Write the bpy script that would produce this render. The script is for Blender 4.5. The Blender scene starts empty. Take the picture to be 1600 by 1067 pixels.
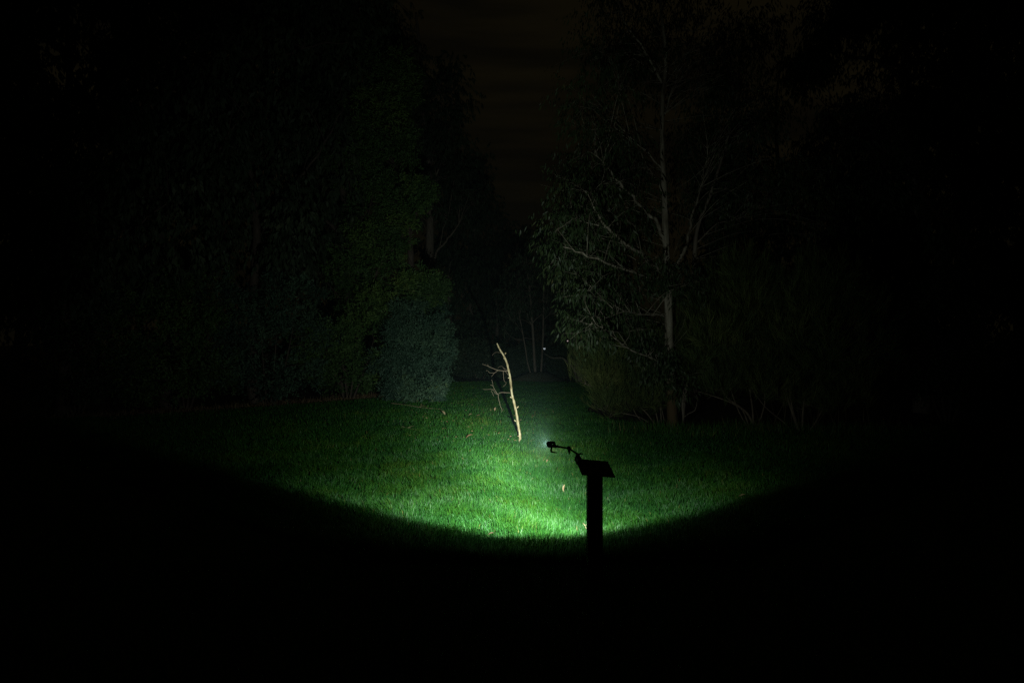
import bpy, math
import numpy as np
from mathutils import Vector, Matrix

rng = np.random.default_rng(11)
scene = bpy.context.scene
COL = scene.collection
F, CX, CY, CAMZ = 1067.0, 800.0, 533.5, 1.6       # photo focal length in pixels, centre, eye height

# ------------------------------------------------------------------ camera
cam_d = bpy.data.cameras.new("camera")
cam_d.sensor_width = 36.0
cam_d.lens = 24.0
cam_d.clip_start = 0.05
cam_d.clip_end = 1500.0
cam = bpy.data.objects.new("camera", cam_d)
cam.location = (0, 0, CAMZ)
cam.rotation_euler = (math.radians(90), 0, 0)
COL.objects.link(cam)
scene.camera = cam

# ------------------------------------------------------------------ night sky (overcast, faint brown town glow)
SKY_LEVEL = 0.0034
world = bpy.data.worlds.new("World")
scene.world = world
world.use_nodes = True
wn, wl = world.node_tree.nodes, world.node_tree.links
wn.clear()
w_out = wn.new("ShaderNodeOutputWorld")
w_bg = wn.new("ShaderNodeBackground")
w_tc = wn.new("ShaderNodeTexCoord")
w_map = wn.new("ShaderNodeMapping")
w_map.inputs["Scale"].default_value = (1.0, 1.0, 9.0)
w_noise = wn.new("ShaderNodeTexNoise")
w_noise.inputs["Scale"].default_value = 2.2
w_noise.inputs["Detail"].default_value = 4.0
w_ramp = wn.new("ShaderNodeValToRGB")
w_ramp.color_ramp.elements[0].position = 0.40
w_ramp.color_ramp.elements[0].color = (0.55, 0.45, 0.22, 1)
w_ramp.color_ramp.elements[1].position = 0.60
w_ramp.color_ramp.elements[1].color = (1.22, 0.96, 0.38, 1)
wl.new(w_tc.outputs["Generated"], w_map.inputs["Vector"])
wl.new(w_map.outputs["Vector"], w_noise.inputs["Vector"])
wl.new(w_noise.outputs["Fac"], w_ramp.inputs["Fac"])
wl.new(w_ramp.outputs["Color"], w_bg.inputs["Color"])
w_bg.inputs["Strength"].default_value = SKY_LEVEL
wl.new(w_bg.outputs["Background"], w_out.inputs["Surface"])

# ------------------------------------------------------------------ exposure / render
vs = scene.view_settings
vs.view_transform = 'Standard'
vs.look = 'None'
vs.exposure = 0.0
vs.gamma = 1.0
vs.use_curve_mapping = False
scene.render.engine = 'CYCLES'
scene.cycles.max_bounces = 4
scene.cycles.diffuse_bounces = 2
scene.cycles.glossy_bounces = 2
scene.cycles.transmission_bounces = 2
scene.cycles.volume_bounces = 0
scene.cycles.use_denoising = False
scene.cycles.sample_clamp_indirect = 0.08

# the torch: position and strength of its beam (built further down)
LAMP = Vector((0.274, 4.80, 0.884))
LAMP_W = 5800.0
BEAM_PITCH, BEAM_YAW = math.radians(-4.0), 0.0
HOT_PITCH, HOT_YAW = math.radians(-8.0), math.radians(6.0)
HAZE_DENSITY = 0.00055


# ------------------------------------------------------------------ helpers
def at(px, py, Y):
    return Vector(((px - CX) / F * Y, Y, CAMZ - (py - CY) / F * Y))


def on_ground(px, py):
    Y = CAMZ * F / (py - CY)
    return Vector(((px - CX) / F * Y, Y, 0.0))


def tag(o, label, cat, group=None):
    o["label"] = label
    o["category"] = cat
    if group:
        o["group"] = group
    return o


def empty(name, loc):
    o = bpy.data.objects.new(name, None)
    o.empty_display_size = 0.1
    o.location = loc
    COL.objects.link(o)
    return o


def link(name, me, mat, parent=None, smooth=True):
    if mat is not None and not me.materials:
        me.materials.append(mat)
    o = bpy.data.objects.new(name, me)
    COL.objects.link(o)
    if parent is not None:
        o.parent = parent
        o.matrix_parent_inverse = Matrix.Translation(-Vector(parent.location))
    if smooth:
        me.polygons.foreach_set("use_smooth", np.ones(len(me.polygons), dtype=bool))
    return o


def mesh_np(name, V, faces_flat, nper, tint=None):
    """fast mesh from arrays: faces_flat (nf, nper)"""
    me = bpy.data.meshes.new(name)
    nf = len(faces_flat)
    me.vertices.add(len(V))
    me.vertices.foreach_set("co", np.asarray(V, dtype=np.float32).ravel())
    me.loops.add(nf * nper)
    me.loops.foreach_set("vertex_index", np.asarray(faces_flat, dtype=np.int32).ravel())
    me.polygons.add(nf)
    me.polygons.foreach_set("loop_start", np.arange(0, nf * nper, nper, dtype=np.int32))
    me.polygons.foreach_set("loop_total", np.full(nf, nper, dtype=np.int32))
    if tint is not None:
        a = me.attributes.new("tint", 'FLOAT', 'FACE')
        a.data.foreach_set("value", np.asarray(tint, dtype=np.float32))
    me.update(calc_edges=True)
    return me


class MB:
    """collects boxes, tubes and prisms into one mesh"""
    def __init__(self):
        self.v, self.f = [], []

    def add(self, verts, faces):
        b = len(self.v)
        self.v += [tuple(p) for p in verts]
        self.f += [tuple(i + b for i in q) for q in faces]
        return self

    def tube(self, path, radii, sides=8, wobble=0.0):
        path = [Vector(p) for p in path]
        n = len(path)
        if not hasattr(radii, '__len__'):
            radii = [radii] * n
        b = len(self.v)
        up = Vector((0.31, 0.17, 0.93))
        for i, p in enumerate(path):
            d = (path[min(i + 1, n - 1)] - path[max(i - 1, 0)]).normalized()
            s = d.cross(up)
            if s.length < 0.05:
                s = d.cross(Vector((1, 0, 0)))
            s.normalize()
            t = d.cross(s).normalized()
            for k in range(sides):
                a = 2 * math.pi * k / sides
                r = radii[i] * (1 + (wobble * (rng.random() - .5) if wobble else 0))
                self.v.append(tuple(p + s * math.cos(a) * r + t * math.sin(a) * r))
        for i in range(n - 1):
            for k in range(sides):
                k2 = (k + 1) % sides
                self.f.append((b + i * sides + k, b + i * sides + k2, b + (i + 1) * sides + k2, b + (i + 1) * sides + k))
        self.f.append(tuple(b + k for k in reversed(range(sides))))
        self.f.append(tuple(b + (n - 1) * sides + k for k in range(sides)))
        return self

    def box(self, size, M=None, bevel=0.0):
        sx, sy, sz = (s / 2 for s in size)
        M = M or Matrix.Identity(4)
        if bevel <= 0:
            vs_ = [Vector((x, y, z)) for z in (-sz, sz) for y in (-sy, sy) for x in (-sx, sx)]
            fs = [(0, 2, 3, 1), (4, 5, 7, 6), (0, 1, 5, 4), (1, 3, 7, 5), (3, 2, 6, 7), (2, 0, 4, 6)]
            return self.add([M @ v for v in vs_], fs)
        import bmesh
        bm = bmesh.new()
        bmesh.ops.create_cube(bm, size=1.0)
        for v in bm.verts:
            v.co = Vector((v.co.x * size[0], v.co.y * size[1], v.co.z * size[2]))
        bmesh.ops.bevel(bm, geom=list(bm.edges), offset=bevel, segments=2, profile=0.6, affect='EDGES')
        bm.verts.index_update()
        self.add([M @ v.co for v in bm.verts], [[v.index for v in f.verts] for f in bm.faces])
        bm.free()
        return self

    def mesh(self, name):
        me = bpy.data.meshes.new(name)
        me.from_pydata(self.v, [], self.f)
        me.update()
        return me

    def build(self, name, mat, parent=None, smooth=True):
        return link(name, self.mesh(name), mat, parent, smooth)


def smooth_path(pts, per=5):
    """Catmull-Rom through points"""
    P = [Vector(p) for p in pts]
    if len(P) < 3:
        return [P[0].lerp(P[-1], k / per) for k in range(per + 1)]
    out = []
    for i in range(len(P) - 1):
        p0, p1, p2, p3 = P[max(i - 1, 0)], P[i], P[i + 1], P[min(i + 2, len(P) - 1)]
        for k in range(per):
            t = k / per
            out.append(0.5 * ((2 * p1) + (p2 - p0) * t + (2 * p0 - 5 * p1 + 4 * p2 - p3) * t * t + (3 * p1 - p0 - 3 * p2 + p3) * t ** 3))
    out.append(P[-1])
    return out


def lerp_radii(rs, n):
    x = np.linspace(0, 1, len(rs))
    return list(np.interp(np.linspace(0, 1, n), x, rs))


# ------------------------------------------------------------------ materials
def new_mat(name, rough=0.7, spec=0.4):
    m = bpy.data.materials.new(name)
    m.use_nodes = True
    b = m.node_tree.nodes["Principled BSDF"]
    b.inputs["Roughness"].default_value = rough
    b.inputs["Specular IOR Level"].default_value = spec
    return m, m.node_tree.nodes, m.node_tree.links, b


def ramp_node(nodes, stops):
    r = nodes.new("ShaderNodeValToRGB")
    e = r.color_ramp.elements
    while len(e) < len(stops):
        e.new(0.5)
    for el, (p, c) in zip(e, stops):
        el.position = p
        el.color = (*c, 1)
    return r


def leaf_mat(name, stops, rough=0.5, spec=0.4, trans=0.0):
    m, n, l, b = new_mat(name, rough, spec)
    a = n.new("ShaderNodeAttribute")
    a.attribute_name = "tint"
    r = ramp_node(n, stops)
    l.new(a.outputs["Fac"], r.inputs["Fac"])
    l.new(r.outputs["Color"], b.inputs["Base Color"])
    if trans > 0:
        t = n.new("ShaderNodeBsdfTranslucent")
        l.new(r.outputs["Color"], t.inputs["Color"])
        mx = n.new("ShaderNodeMixShader")
        mx.inputs["Fac"].default_value = trans
        l.new(b.outputs["BSDF"], mx.inputs[1])
        l.new(t.outputs["BSDF"], mx.inputs[2])
        l.new(mx.outputs["Shader"], n["Material Output"].inputs["Surface"])
    return m


def bark_mat(name, stops, scale=(14, 14, 2.5), bump=0.5, base_tint=None):
    m, n, l, b = new_mat(name, 0.85, 0.25)
    tc = n.new("ShaderNodeTexCoord")
    mp = n.new("ShaderNodeMapping")
    mp.inputs["Scale"].default_value = scale
    nz = n.new("ShaderNodeTexNoise")
    nz.inputs["Scale"].default_value = 1.6
    nz.inputs["Detail"].default_value = 6
    nz.inputs["Roughness"].default_value = 0.65
    r = ramp_node(n, stops)
    l.new(tc.outputs["Object"], mp.inputs["Vector"])
    l.new(mp.outputs["Vector"], nz.inputs["Vector"])
    l.new(nz.outputs["Fac"], r.inputs["Fac"])
    col = r.outputs["Color"]
    if base_tint:                              # rough bark stocking round the foot of the trunk
        sp = n.new("ShaderNodeSeparateXYZ")
        l.new(tc.outputs["Object"], sp.inputs[0])
        ma = n.new("ShaderNodeMath"); ma.operation = 'MULTIPLY_ADD'
        l.new(nz.outputs["Fac"], ma.inputs[0]); ma.inputs[1].default_value = 1.1
        l.new(sp.outputs["Z"], ma.inputs[2])
        mr = n.new("ShaderNodeMapRange")
        mr.inputs["From Min"].default_value = base_tint[1] + 0.35
        mr.inputs["From Max"].default_value = base_tint[1] + 0.85
        l.new(ma.outputs[0], mr.inputs["Value"])
        mx = n.new("ShaderNodeMix"); mx.data_type = 'RGBA'
        l.new(mr.outputs[0], mx.inputs["Factor"])
        mx.inputs["A"].default_value = (*base_tint[0], 1)
        l.new(col, mx.inputs["B"])
        col = mx.outputs["Result"]
    l.new(col, b.inputs["Base Color"])
    bp = n.new("ShaderNodeBump")
    bp.inputs["Strength"].default_value = bump
    bp.inputs["Distance"].default_value = 0.02
    l.new(nz.outputs["Fac"], bp.inputs["Height"])
    l.new(bp.outputs["Normal"], b.inputs["Normal"])
    return m


def noise_mat(name, stops, scale, rough=0.8, spec=0.3, bump=0.3, detail=6):
    m, n, l, b = new_mat(name, rough, spec)
    tc = n.new("ShaderNodeTexCoord")
    nz = n.new("ShaderNodeTexNoise")
    nz.inputs["Scale"].default_value = scale
    nz.inputs["Detail"].default_value = detail
    nz.inputs["Roughness"].default_value = 0.7
    r = ramp_node(n, stops)
    l.new(tc.outputs["Object"], nz.inputs["Vector"])
    l.new(nz.outputs["Fac"], r.inputs["Fac"])
    l.new(r.outputs["Color"], b.inputs["Base Color"])
    bp = n.new("ShaderNodeBump")
    bp.inputs["Strength"].default_value = bump
    bp.inputs["Distance"].default_value = 0.01
    l.new(nz.outputs["Fac"], bp.inputs["Height"])
    l.new(bp.outputs["Normal"], b.inputs["Normal"])
    return m


M_LITTER = noise_mat("leaf_litter_soil", [(0.3, (0.022, 0.017, 0.011)), (0.55, (0.05, 0.040, 0.026)), (0.8, (0.09, 0.072, 0.048))], 9.0)
M_SOIL = noise_mat("lawn_thatch", [(0.3, (0.013, 0.045, 0.008)), (0.6, (0.024, 0.075, 0.012)), (0.85, (0.04, 0.075, 0.017))], 14.0)
M_GRASS = leaf_mat("grass_blade", [(0.0, (0.016, 0.078, 0.016)), (0.36, (0.025, 0.112, 0.015)), (0.66, (0.040, 0.130, 0.012)),
                                   (0.93, (0.080, 0.132, 0.014)), (0.97, (0.19, 0.17, 0.05)), (1.0, (0.24, 0.20, 0.08))], 0.5, 0.25, 0.2)
M_EUC = leaf_mat("eucalypt_leaf", [(0, (0.018, 0.034, 0.012)), (0.6, (0.028, 0.052, 0.018)), (0.92, (0.056, 0.075, 0.026)), (1, (0.14, 0.10, 0.045))], 0.5, 0.25, 0.12)
M_WATTLE_BLUE = leaf_mat("blue_wattle_leaf", [(0, (0.016, 0.040, 0.028)), (0.5, (0.040, 0.086, 0.052)), (0.85, (0.065, 0.125, 0.068)), (1, (0.09, 0.13, 0.03))], 0.6, 0.25, 0.1)
M_WATTLE = leaf_mat("green_wattle_leaf", [(0, (0.026, 0.058, 0.018)), (0.5, (0.054, 0.115, 0.028)), (0.85, (0.088, 0.155, 0.032)), (1, (0.14, 0.16, 0.035))], 0.6, 0.25, 0.1)
M_DARKLEAF = leaf_mat("dark_forest_leaf", [(0, (0.018, 0.036, 0.016)), (0.7, (0.035, 0.060, 0.028)), (1, (0.07, 0.09, 0.045))], 0.6, 0.25, 0.05)
M_BROOM = leaf_mat("broom_needle", [(0, (0.026, 0.046, 0.012)), (0.6, (0.054, 0.082, 0.019)), (1, (0.11, 0.12, 0.034))], 0.7, 0.2, 0.05)
M_DRY = leaf_mat("dry_grass", [(0, (0.07, 0.055, 0.03)), (1, (0.17, 0.14, 0.08))], 0.8, 0.2)
M_DEADLEAF = leaf_mat("dead_leaf_bits", [(0, (0.10, 0.055, 0.025)), (0.6, (0.24, 0.16, 0.08)), (1, (0.42, 0.33, 0.19))], 0.7, 0.3)
M_BARK_EUC = bark_mat("smooth_gum_bark", [(0.34, (0.06, 0.05, 0.032)), (0.46, (0.17, 0.155, 0.11)), (0.58, (0.25, 0.235, 0.175)), (0.75, (0.38, 0.36, 0.28))],
                      (8, 8, 1.2), 0.3, ((0.068, 0.046, 0.021), 0.9))
M_BARK_GREY = bark_mat("grey_bark", [(0.3, (0.07, 0.06, 0.045)), (0.55, (0.16, 0.14, 0.105)), (0.8, (0.27, 0.24, 0.19))])
M_BARK_BROOM = bark_mat("brown_stem_bark", [(0.3, (0.05, 0.038, 0.026)), (0.6, (0.17, 0.14, 0.10)), (0.85, (0.28, 0.24, 0.18))])
M_BARK_DARK = bark_mat("dark_bark", [(0.3, (0.03, 0.024, 0.018)), (0.6, (0.075, 0.06, 0.045)), (0.85, (0.14, 0.12, 0.09))])
M_STICK = bark_mat("bleached_branch", [(0.30, (0.09, 0.06, 0.03)), (0.42, (0.24, 0.19, 0.095)), (0.54, (0.40, 0.34, 0.195)), (0.75, (0.53, 0.47, 0.31))],
                   (26, 26, 6), 0.6)
M_TWIG = noise_mat("reddish_twig", [(0.3, (0.15, 0.11, 0.075)), (0.7, (0.28, 0.23, 0.16))], 40)
M_POST = bark_mat("dark_treated_timber", [(0.3, (0.018, 0.015, 0.012)), (0.7, (0.045, 0.038, 0.03))], (60, 60, 3), 0.4)
M_PANEL = noise_mat("black_sign_panel", [(0.3, (0.010, 0.010, 0.010)), (0.7, (0.022, 0.021, 0.020))], 30, 0.55, 0.4, 0.1)
M_BLACK = noise_mat("black_plastic", [(0.3, (0.010, 0.010, 0.011)), (0.7, (0.018, 0.018, 0.019))], 200, 0.5, 0.5, 0.1)
M_METAL, _n, _l, _b = new_mat("dark_anodised_metal", 0.35, 0.5)
_b.inputs["Base Color"].default_value = (0.03, 0.03, 0.032, 1)
_b.inputs["Metallic"].default_value = 0.8


def emit_mat(name, col, strength):
    m, n, l, b = new_mat(name, 0.3)
    b.inputs["Base Color"].default_value = (0.8, 0.8, 0.8, 1)
    b.inputs["Emission Color"].default_value = (*col, 1)
    b.inputs["Emission Strength"].default_value = strength
    m.cycles.emission_sampling = 'NONE'
    return m


# ------------------------------------------------------------------ the setting: ground, lawn, mound
def grid_sheet(xs, ys, zf):
    X, Y = np.meshgrid(xs, ys, indexing='ij')
    V = np.stack([X, Y, zf(X, Y)], -1).reshape(-1, 3)
    ny = len(ys)
    i, j = np.meshgrid(np.arange(len(xs) - 1), np.arange(ny - 1), indexing='ij')
    a = (i * ny + j).ravel()
    return V, np.stack([a, a + ny, a + ny + 1, a + 1], -1)


LAWN = [(-40, 2), (-16, 11.4), (-10.5, 13.2), (-7.6, 14.7), (-5.5, 16.8), (-3.6, 19.3), (-2.6, 22.6), (-2.4, 26.4), (0, 27.0), (2.7, 26.3),
        (2.6, 20.5), (1.7, 15.6), (2.0, 13.6), (2.9, 12.7), (5.4, 12.5), (8.6, 11.6), (14, 10.4), (40, 6), (40, -8), (-40, -8)]
LAWN_A = np.array(LAWN, dtype=float)


def in_poly(x, y, P):
    x, y = np.asarray(x), np.asarray(y)
    c = np.zeros(x.shape, dtype=bool)
    n = len(P)
    j = n - 1
    for i in range(n):
        xi, yi, xj, yj = P[i][0], P[i][1], P[j][0], P[j][1]
        m = ((yi > y) != (yj > y)) & (x < (xj - xi) * (y - yi) / (yj - yi + 1e-12) + xi)
        c ^= m
        j = i
    return c


V, Fc = grid_sheet(np.concatenate([np.linspace(-200, -30, 10), np.linspace(-26, 26, 60), np.linspace(30, 200, 10)]),
                   np.concatenate([np.linspace(-60, -6, 6), np.linspace(-4, 50, 60), np.linspace(56, 260, 14)]),
                   lambda X, Y: -0.004 - 0.02 * (np.sin(X * 1.3 + Y * .7) * .5 + .5))
o = link("ground", mesh_np("ground", V, Fc, 4), M_LITTER)
o["kind"] = "structure"
me = bpy.data.meshes.new("lawn")
me.from_pydata([(x, y, 0.0) for x, y in LAWN], [], [tuple(range(len(LAWN)))])
o = link("lawn", me, M_SOIL, smooth=False)
o["kind"] = "structure"

MOUND_C = (1.02, 27.9)
th = np.linspace(0, 2 * np.pi, 26)[:-1]
mv, mf = [], []
rings = [(1.0, -0.03), (0.8, 0.10), (0.55, 0.25), (0.28, 0.34)]
for r, z in rings:
    for a in th:
        k = 1 + 0.12 * math.sin(3 * a + r * 4)
        mv.append((MOUND_C[0] + 1.15 * r * k * math.cos(a), MOUND_C[1] + 0.9 * r * k * math.sin(a), z + 0.02 * math.sin(5 * a)))
mv.append((MOUND_C[0], MOUND_C[1], 0.36))
N_ = len(th)
for i in range(len(rings) - 1):
    for k in range(N_):
        mf.append((i * N_ + k, i * N_ + (k + 1) % N_, (i + 1) * N_ + (k + 1) % N_, (i + 1) * N_ + k))
for k in range(N_):
    mf.append(((len(rings) - 1) * N_ + k, (len(rings) - 1) * N_ + (k + 1) % N_, len(mv) - 1))
me = bpy.data.meshes.new("mound")
me.from_pydata(mv, [], mf)
o = link("mound", me, noise_mat("mossy_earth", [(0.3, (0.03, 0.034, 0.018)), (0.7, (0.07, 0.075, 0.042))], 12))
o["kind"] = "structure"


# ------------------------------------------------------------------ trees
def unit(a):
    return a / (np.linalg.norm(a, axis=-1, keepdims=True) + 1e-9)


def leaves_mesh(name, P, A, L, W, tint, fold=0.0, N=None):
    """rhombic leaves: base P, axis A, length L, width W, facing N"""
    n = len(P)
    S = unit(np.cross(A, unit(rng.normal(size=(n, 3))) if N is None else N))
    Nn = np.cross(A, S)
    mid = P + A * (L * 0.42)[:, None] + Nn * (L * fold)[:, None]
    V = np.stack([P, mid + S * (W / 2)[:, None], P + A * L[:, None], mid - S * (W / 2)[:, None]], 1).reshape(-1, 3)
    Fq = np.arange(4 * n).reshape(-1, 4)
    return mesh_np(name, V, Fq, 4, tint)


def ball(n, shell=0.45):
    d = unit(rng.normal(size=(n, 3)))
    r = rng.random(n) ** shell
    return d * r[:, None]


def sprays(cent, rad, n_sprig, per, style, L, W):
    """cent (k,3) clump centres, rad (k,3) -> leaf base, axis, length, width, tint"""
    k = len(cent)
    idx = np.repeat(np.arange(k), n_sprig)
    off = ball(len(idx))
    sp = cent[idx] + off * rad[idx]
    ctint = rng.random(k)[idx] * 0.62 + rng.random(len(idx)) * .15
    out = unit(off + rng.normal(size=off.shape) * 0.35)
    if style == 'euc':
        d = unit(out * 0.8 + np.array([0, 0, -0.7]) + rng.normal(size=off.shape) * 0.3)
        slen, droop, spread = 0.32, 1.6, 0.55
    elif style == 'wattle':
        d = unit(out + np.array([0, 0, 0.25]) + rng.normal(size=off.shape) * 0.3)
        slen, droop, spread = 0.24, 0.0, 0.7
    elif style == 'broom':
        d = unit(out * 0.55 + np.array([0, 0, 0.9]) + rng.normal(size=off.shape) * 0.25)
        slen, droop, spread = 0.22, -0.35, 0.24
    else:
        d = unit(out + rng.normal(size=off.shape) * 0.5)
        slen, droop, spread = 0.4, 0.4, 0.9
    j = np.repeat(np.arange(len(sp)), per)
    t = rng.random(len(j))
    base = sp[j] + d[j] * (t * slen)[:, None] + rng.normal(size=(len(j), 3)) * 0.02
    ax = unit(d[j] * 0.7 + rng.normal(size=(len(j), 3)) * spread + np.array([0, 0, -droop]))
    LL = L * (0.6 + 0.7 * rng.random(len(j)))
    WW = W * (0.7 + 0.6 * rng.random(len(j)))
    tint = np.clip(ctint[j] + 0.22 * rng.random(len(j)) + 0.12 * (rng.random(len(j)) > 0.97), 0, 1)
    nrm = unit(unit(rng.normal(size=sp.shape))[j] + rng.normal(size=(len(j), 3)) * (.3 if style != 'euc' else .8))
    return base, ax, LL, WW, tint, nrm


def poly_clumps(poly, Y, D, n, r, squash=0.8):
    """clump centres scattered through the crown's volume"""
    P = np.array(poly, dtype=float)
    lo, hi = P.min(0), P.max(0)
    out = []
    while len(out) < n:
        q = lo + (hi - lo) * rng.random((400, 2))
        q = q[in_poly(q[:, 0], q[:, 1], P)]
        for a in q:
            out.append(a)
    q = np.array(out[:n])
    dep = Y + D * (rng.random(n) * 2 - 1)
    X = (q[:, 0] - CX) / F * Y
    Z = CAMZ - (q[:, 1] - CY) / F * Y
    c = np.stack([X, dep, Z], -1)
    rr = r * (0.5 + 1.05 * rng.random(n))
    return c, np.stack([rr, rr, rr * squash], -1)


def tree(name, label, cat, group, base, trunk, limbs, crowns, bark, leaf, style, L, W, n_sprig, per, twig_r=0.011, links=True, sides=9, clear=0.0, front=()):
    """trunk: (points, radii); limbs: list of the same; crowns: list of (centres, radii)"""
    root = empty(name, base)
    tag(root, label, cat, group)
    skel = []
    for k, (pts, rs) in enumerate([trunk] if trunk else []):
        path = smooth_path(pts, 5)
        MB().tube(path, lerp_radii(rs, len(path)), sides, 0.10).build("trunk", bark, root)
        skel += path
    for pts, rs in limbs:
        path = smooth_path(pts, 4)
        path = [p if i in (0, len(path) - 1) else p + Vector(rng.normal(size=3) * rs[0] * .45) for i, p in enumerate(path)]
        MB().tube(path, [q * .8 for q in lerp_radii(rs, len(path))], 6, 0.12).build("limb", bark, root)
        skel += path
    c = np.concatenate([a for a, b in crowns])
    r = np.concatenate([b for a, b in crowns])
    if clear > 0:                              # foliage sits behind and beside the limbs rather than over them
        S = np.array([tuple(p) for p in skel])
        S = S[(S[:, 2] > 1.2)]
        for i in range(len(c)):
            dpx = np.hypot(c[i, 0] - S[:, 0], c[i, 2] - S[:, 2])
            k = int(np.argmin(dpx))
            if dpx[k] < r[i, 0] + .12 and c[i, 1] < S[k, 1] + r[i, 1] and rng.random() < clear:
                c[i, 1] = S[k, 1] + r[i, 1] + .15 + .8 * rng.random()
    if front:
        c = np.concatenate([c] + [a for a, b in front])
        r = np.concatenate([r] + [b for a, b in front])
    if links and skel:
        S = np.array([tuple(p) for p in skel])
        tw = MB()
        for p in c:
            dd = np.linalg.norm(S - p, axis=1) + 1.4 * np.clip(S[:, 2] - p[2] + 0.2, 0, None)
            q = S[int(rng.choice(np.argsort(dd)[:7]))]
            m = (q + p) / 2 + np.array([0, 0, 0.10 * np.linalg.norm(p - q)]) + rng.normal(size=3) * 0.06
            path = smooth_path([q, m, p], 4)
            tw.tube(path, lerp_radii([twig_r * (0.8 + .5 * rng.random()), twig_r * .7, twig_r * .3], len(path)), 4)
            for _ in range(3):
                e = p + rng.normal(size=3) * 0.25
                tw.tube([p * .6 + m * .4, (p + e) / 2 + rng.normal(size=3) * .03, e], [twig_r * .45, twig_r * .35, twig_r * .2], 3)
        o = tw.build("twig_mass", bark, root)
        o["kind"] = "stuff"
    b, a, l_, w_, t_, n_ = sprays(c, r, n_sprig, per, style, L, W)
    keep = b[:, 2] > 0.04
    me = leaves_mesh("crown", b[keep], a[keep], l_[keep], w_[keep], t_[keep], 0.04, n_[keep])
    o = link("crown", me, leaf, root, smooth=False)
    o["kind"] = "stuff"
    return root


def P3(pts, Y):
    """(px, py[, dY]) -> world points"""
    return [at(p[0], p[1], Y + (p[2] if len(p) > 2 else 0)) for p in pts]


def foot(px, Y):
    return Vector(((px - CX) / F * Y, Y, 0))


# --- the tall gum on the right
Y = 12.2
g = foot(1052, Y)
tr = ([Vector((g.x, g.y, -0.15))] + P3([(1050, 640), (1047, 580), (1045, 520), (1044, 460), (1041, 390), (1038, 300), (1035, 230), (1035, 165), (1040, 90), (1032, 0), (1030, -110), (1034, -230)], Y),
      [.115, .098, .088, .080, .072, .066, .058, .048, .040, .036, .032, .027, .02, .012])
limbs = [
    (P3([(1041, 428), (1025, 417, -.3), (981, 384, -.8), (950, 356, -1.1), (932, 330, -1.2), (915, 300, -1.2)], Y), [.05, .042, .034, .027, .02, .01]),
    (P3([(950, 356, -1.1), (930, 352, -1.1), (905, 345, -1.2)], Y), [.018, .013, .007]),
    (P3([(1042, 445), (1007, 433, -.4), (943, 409, -1.1), (909, 397, -1.3), (880, 386, -1.3)], Y), [.034, .03, .022, .015, .007]),
    (P3([(1040, 385), (1036, 369), (1027, 347, -.1), (1005, 324, -.2), (981, 300, -.4), (955, 268, -.5), (930, 240, -.5)], Y), [.05, .046, .042, .034, .027, .018, .008]),
    (P3([(1046, 450), (1054, 422), (1065, 401), (1074, 379), (1085, 330, .2), (1100, 280, .4), (1105, 220, .5)], Y), [.042, .04, .037, .034, .027, .02, .01]),
    (P3([(1036, 265), (1010, 236, -.3), (985, 215, -.6)], Y), [.025, .017, .008]),
    (P3([(1040, 320), (1028, 285, -.2), (1012, 262, -.3), (1000, 235, -.4)], Y), [.02, .016, .012, .007]),
    (P3([(1035, 190), (1050, 140, .1), (1065, 100, .2), (1085, 50, .3)], Y), [.028, .022, .016, .008]),
    (P3([(1045, 575), (1020, 560, -.5), (980, 545, -1.0), (960, 528, -1.3), (935, 508, -1.5), (915, 505, -1.6)], Y), [.022, .02, .016, .013, .009, .005]),
    (P3([(1044, 490), (1010, 492, -.4), (975, 488, -.8), (940, 500, -1.2)], Y), [.018, .014, .010, .005]),
    (P3([(1035, 130), (1000, 70, -.2), (970, 20, -.3), (960, -40, -.3)], Y), [.03, .022, .014, .007]),
    (P3([(1032, 20), (1070, -50, .3), (1110, -100, .5)], Y), [.022, .015, .007]),
]
crowns = [
    poly_clumps([(945, -150), (1100, -260), (1170, -100), (1180, 60), (1150, 150), (1080, 130), (1030, 120), (960, 130), (915, 120)], Y, 1.7, 150, .42),
    poly_clumps([(905, 130), (960, 140), (1000, 180), (1020, 260), (1000, 300), (940, 290), (885, 280), (888, 200)], Y - .4, 1.4, 62, .40),
    poly_clumps([(872, 285), (930, 280), (985, 310), (1000, 370), (960, 400), (920, 420), (890, 425), (868, 385), (866, 330)], Y - .9, 1.1, 66, .36),
    poly_clumps([(905, 440), (950, 430), (1020, 440), (1035, 480), (1000, 520), (940, 530), (905, 515)], Y - .8, .9, 34, .30),
    poly_clumps([(902, 492), (940, 490), (950, 512), (915, 522), (900, 515)], Y - 1.5, .35, 13, .20),
    poly_clumps([(985, 400), (1100, 395), (1110, 440), (1060, 460), (990, 450)], Y, .9, 16, .30),
    poly_clumps([(1010, 530), (1080, 520), (1090, 590), (1040, 600), (980, 570)], Y - .2, .7, 16, .30),
    poly_clumps([(1060, 130), (1180, 110), (1200, 200), (1170, 300), (1100, 340), (1060, 260)], Y + .4, 1.4, 60, .42),
    poly_clumps([(1000, 300), (1030, 330), (1020, 390), (985, 370)], Y + .3, .8, 8, .3),
]
front = [poly_clumps([(1015, 412), (1060, 408), (1072, 440), (1040, 452), (1012, 440)], Y - .35, .12, 6, .17),
         poly_clumps([(1005, 535), (1058, 540), (1066, 605), (1020, 595)], Y - .4, .15, 8, .17)]
tree("gum_tree", "tall pale-trunked gum tree with hanging leaves right of the clearing", "tree", None, g, tr, limbs, crowns,
     M_BARK_EUC, M_EUC, 'euc', .105, .024, 15, 7, 0.0065, clear=.80, front=front)

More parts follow.
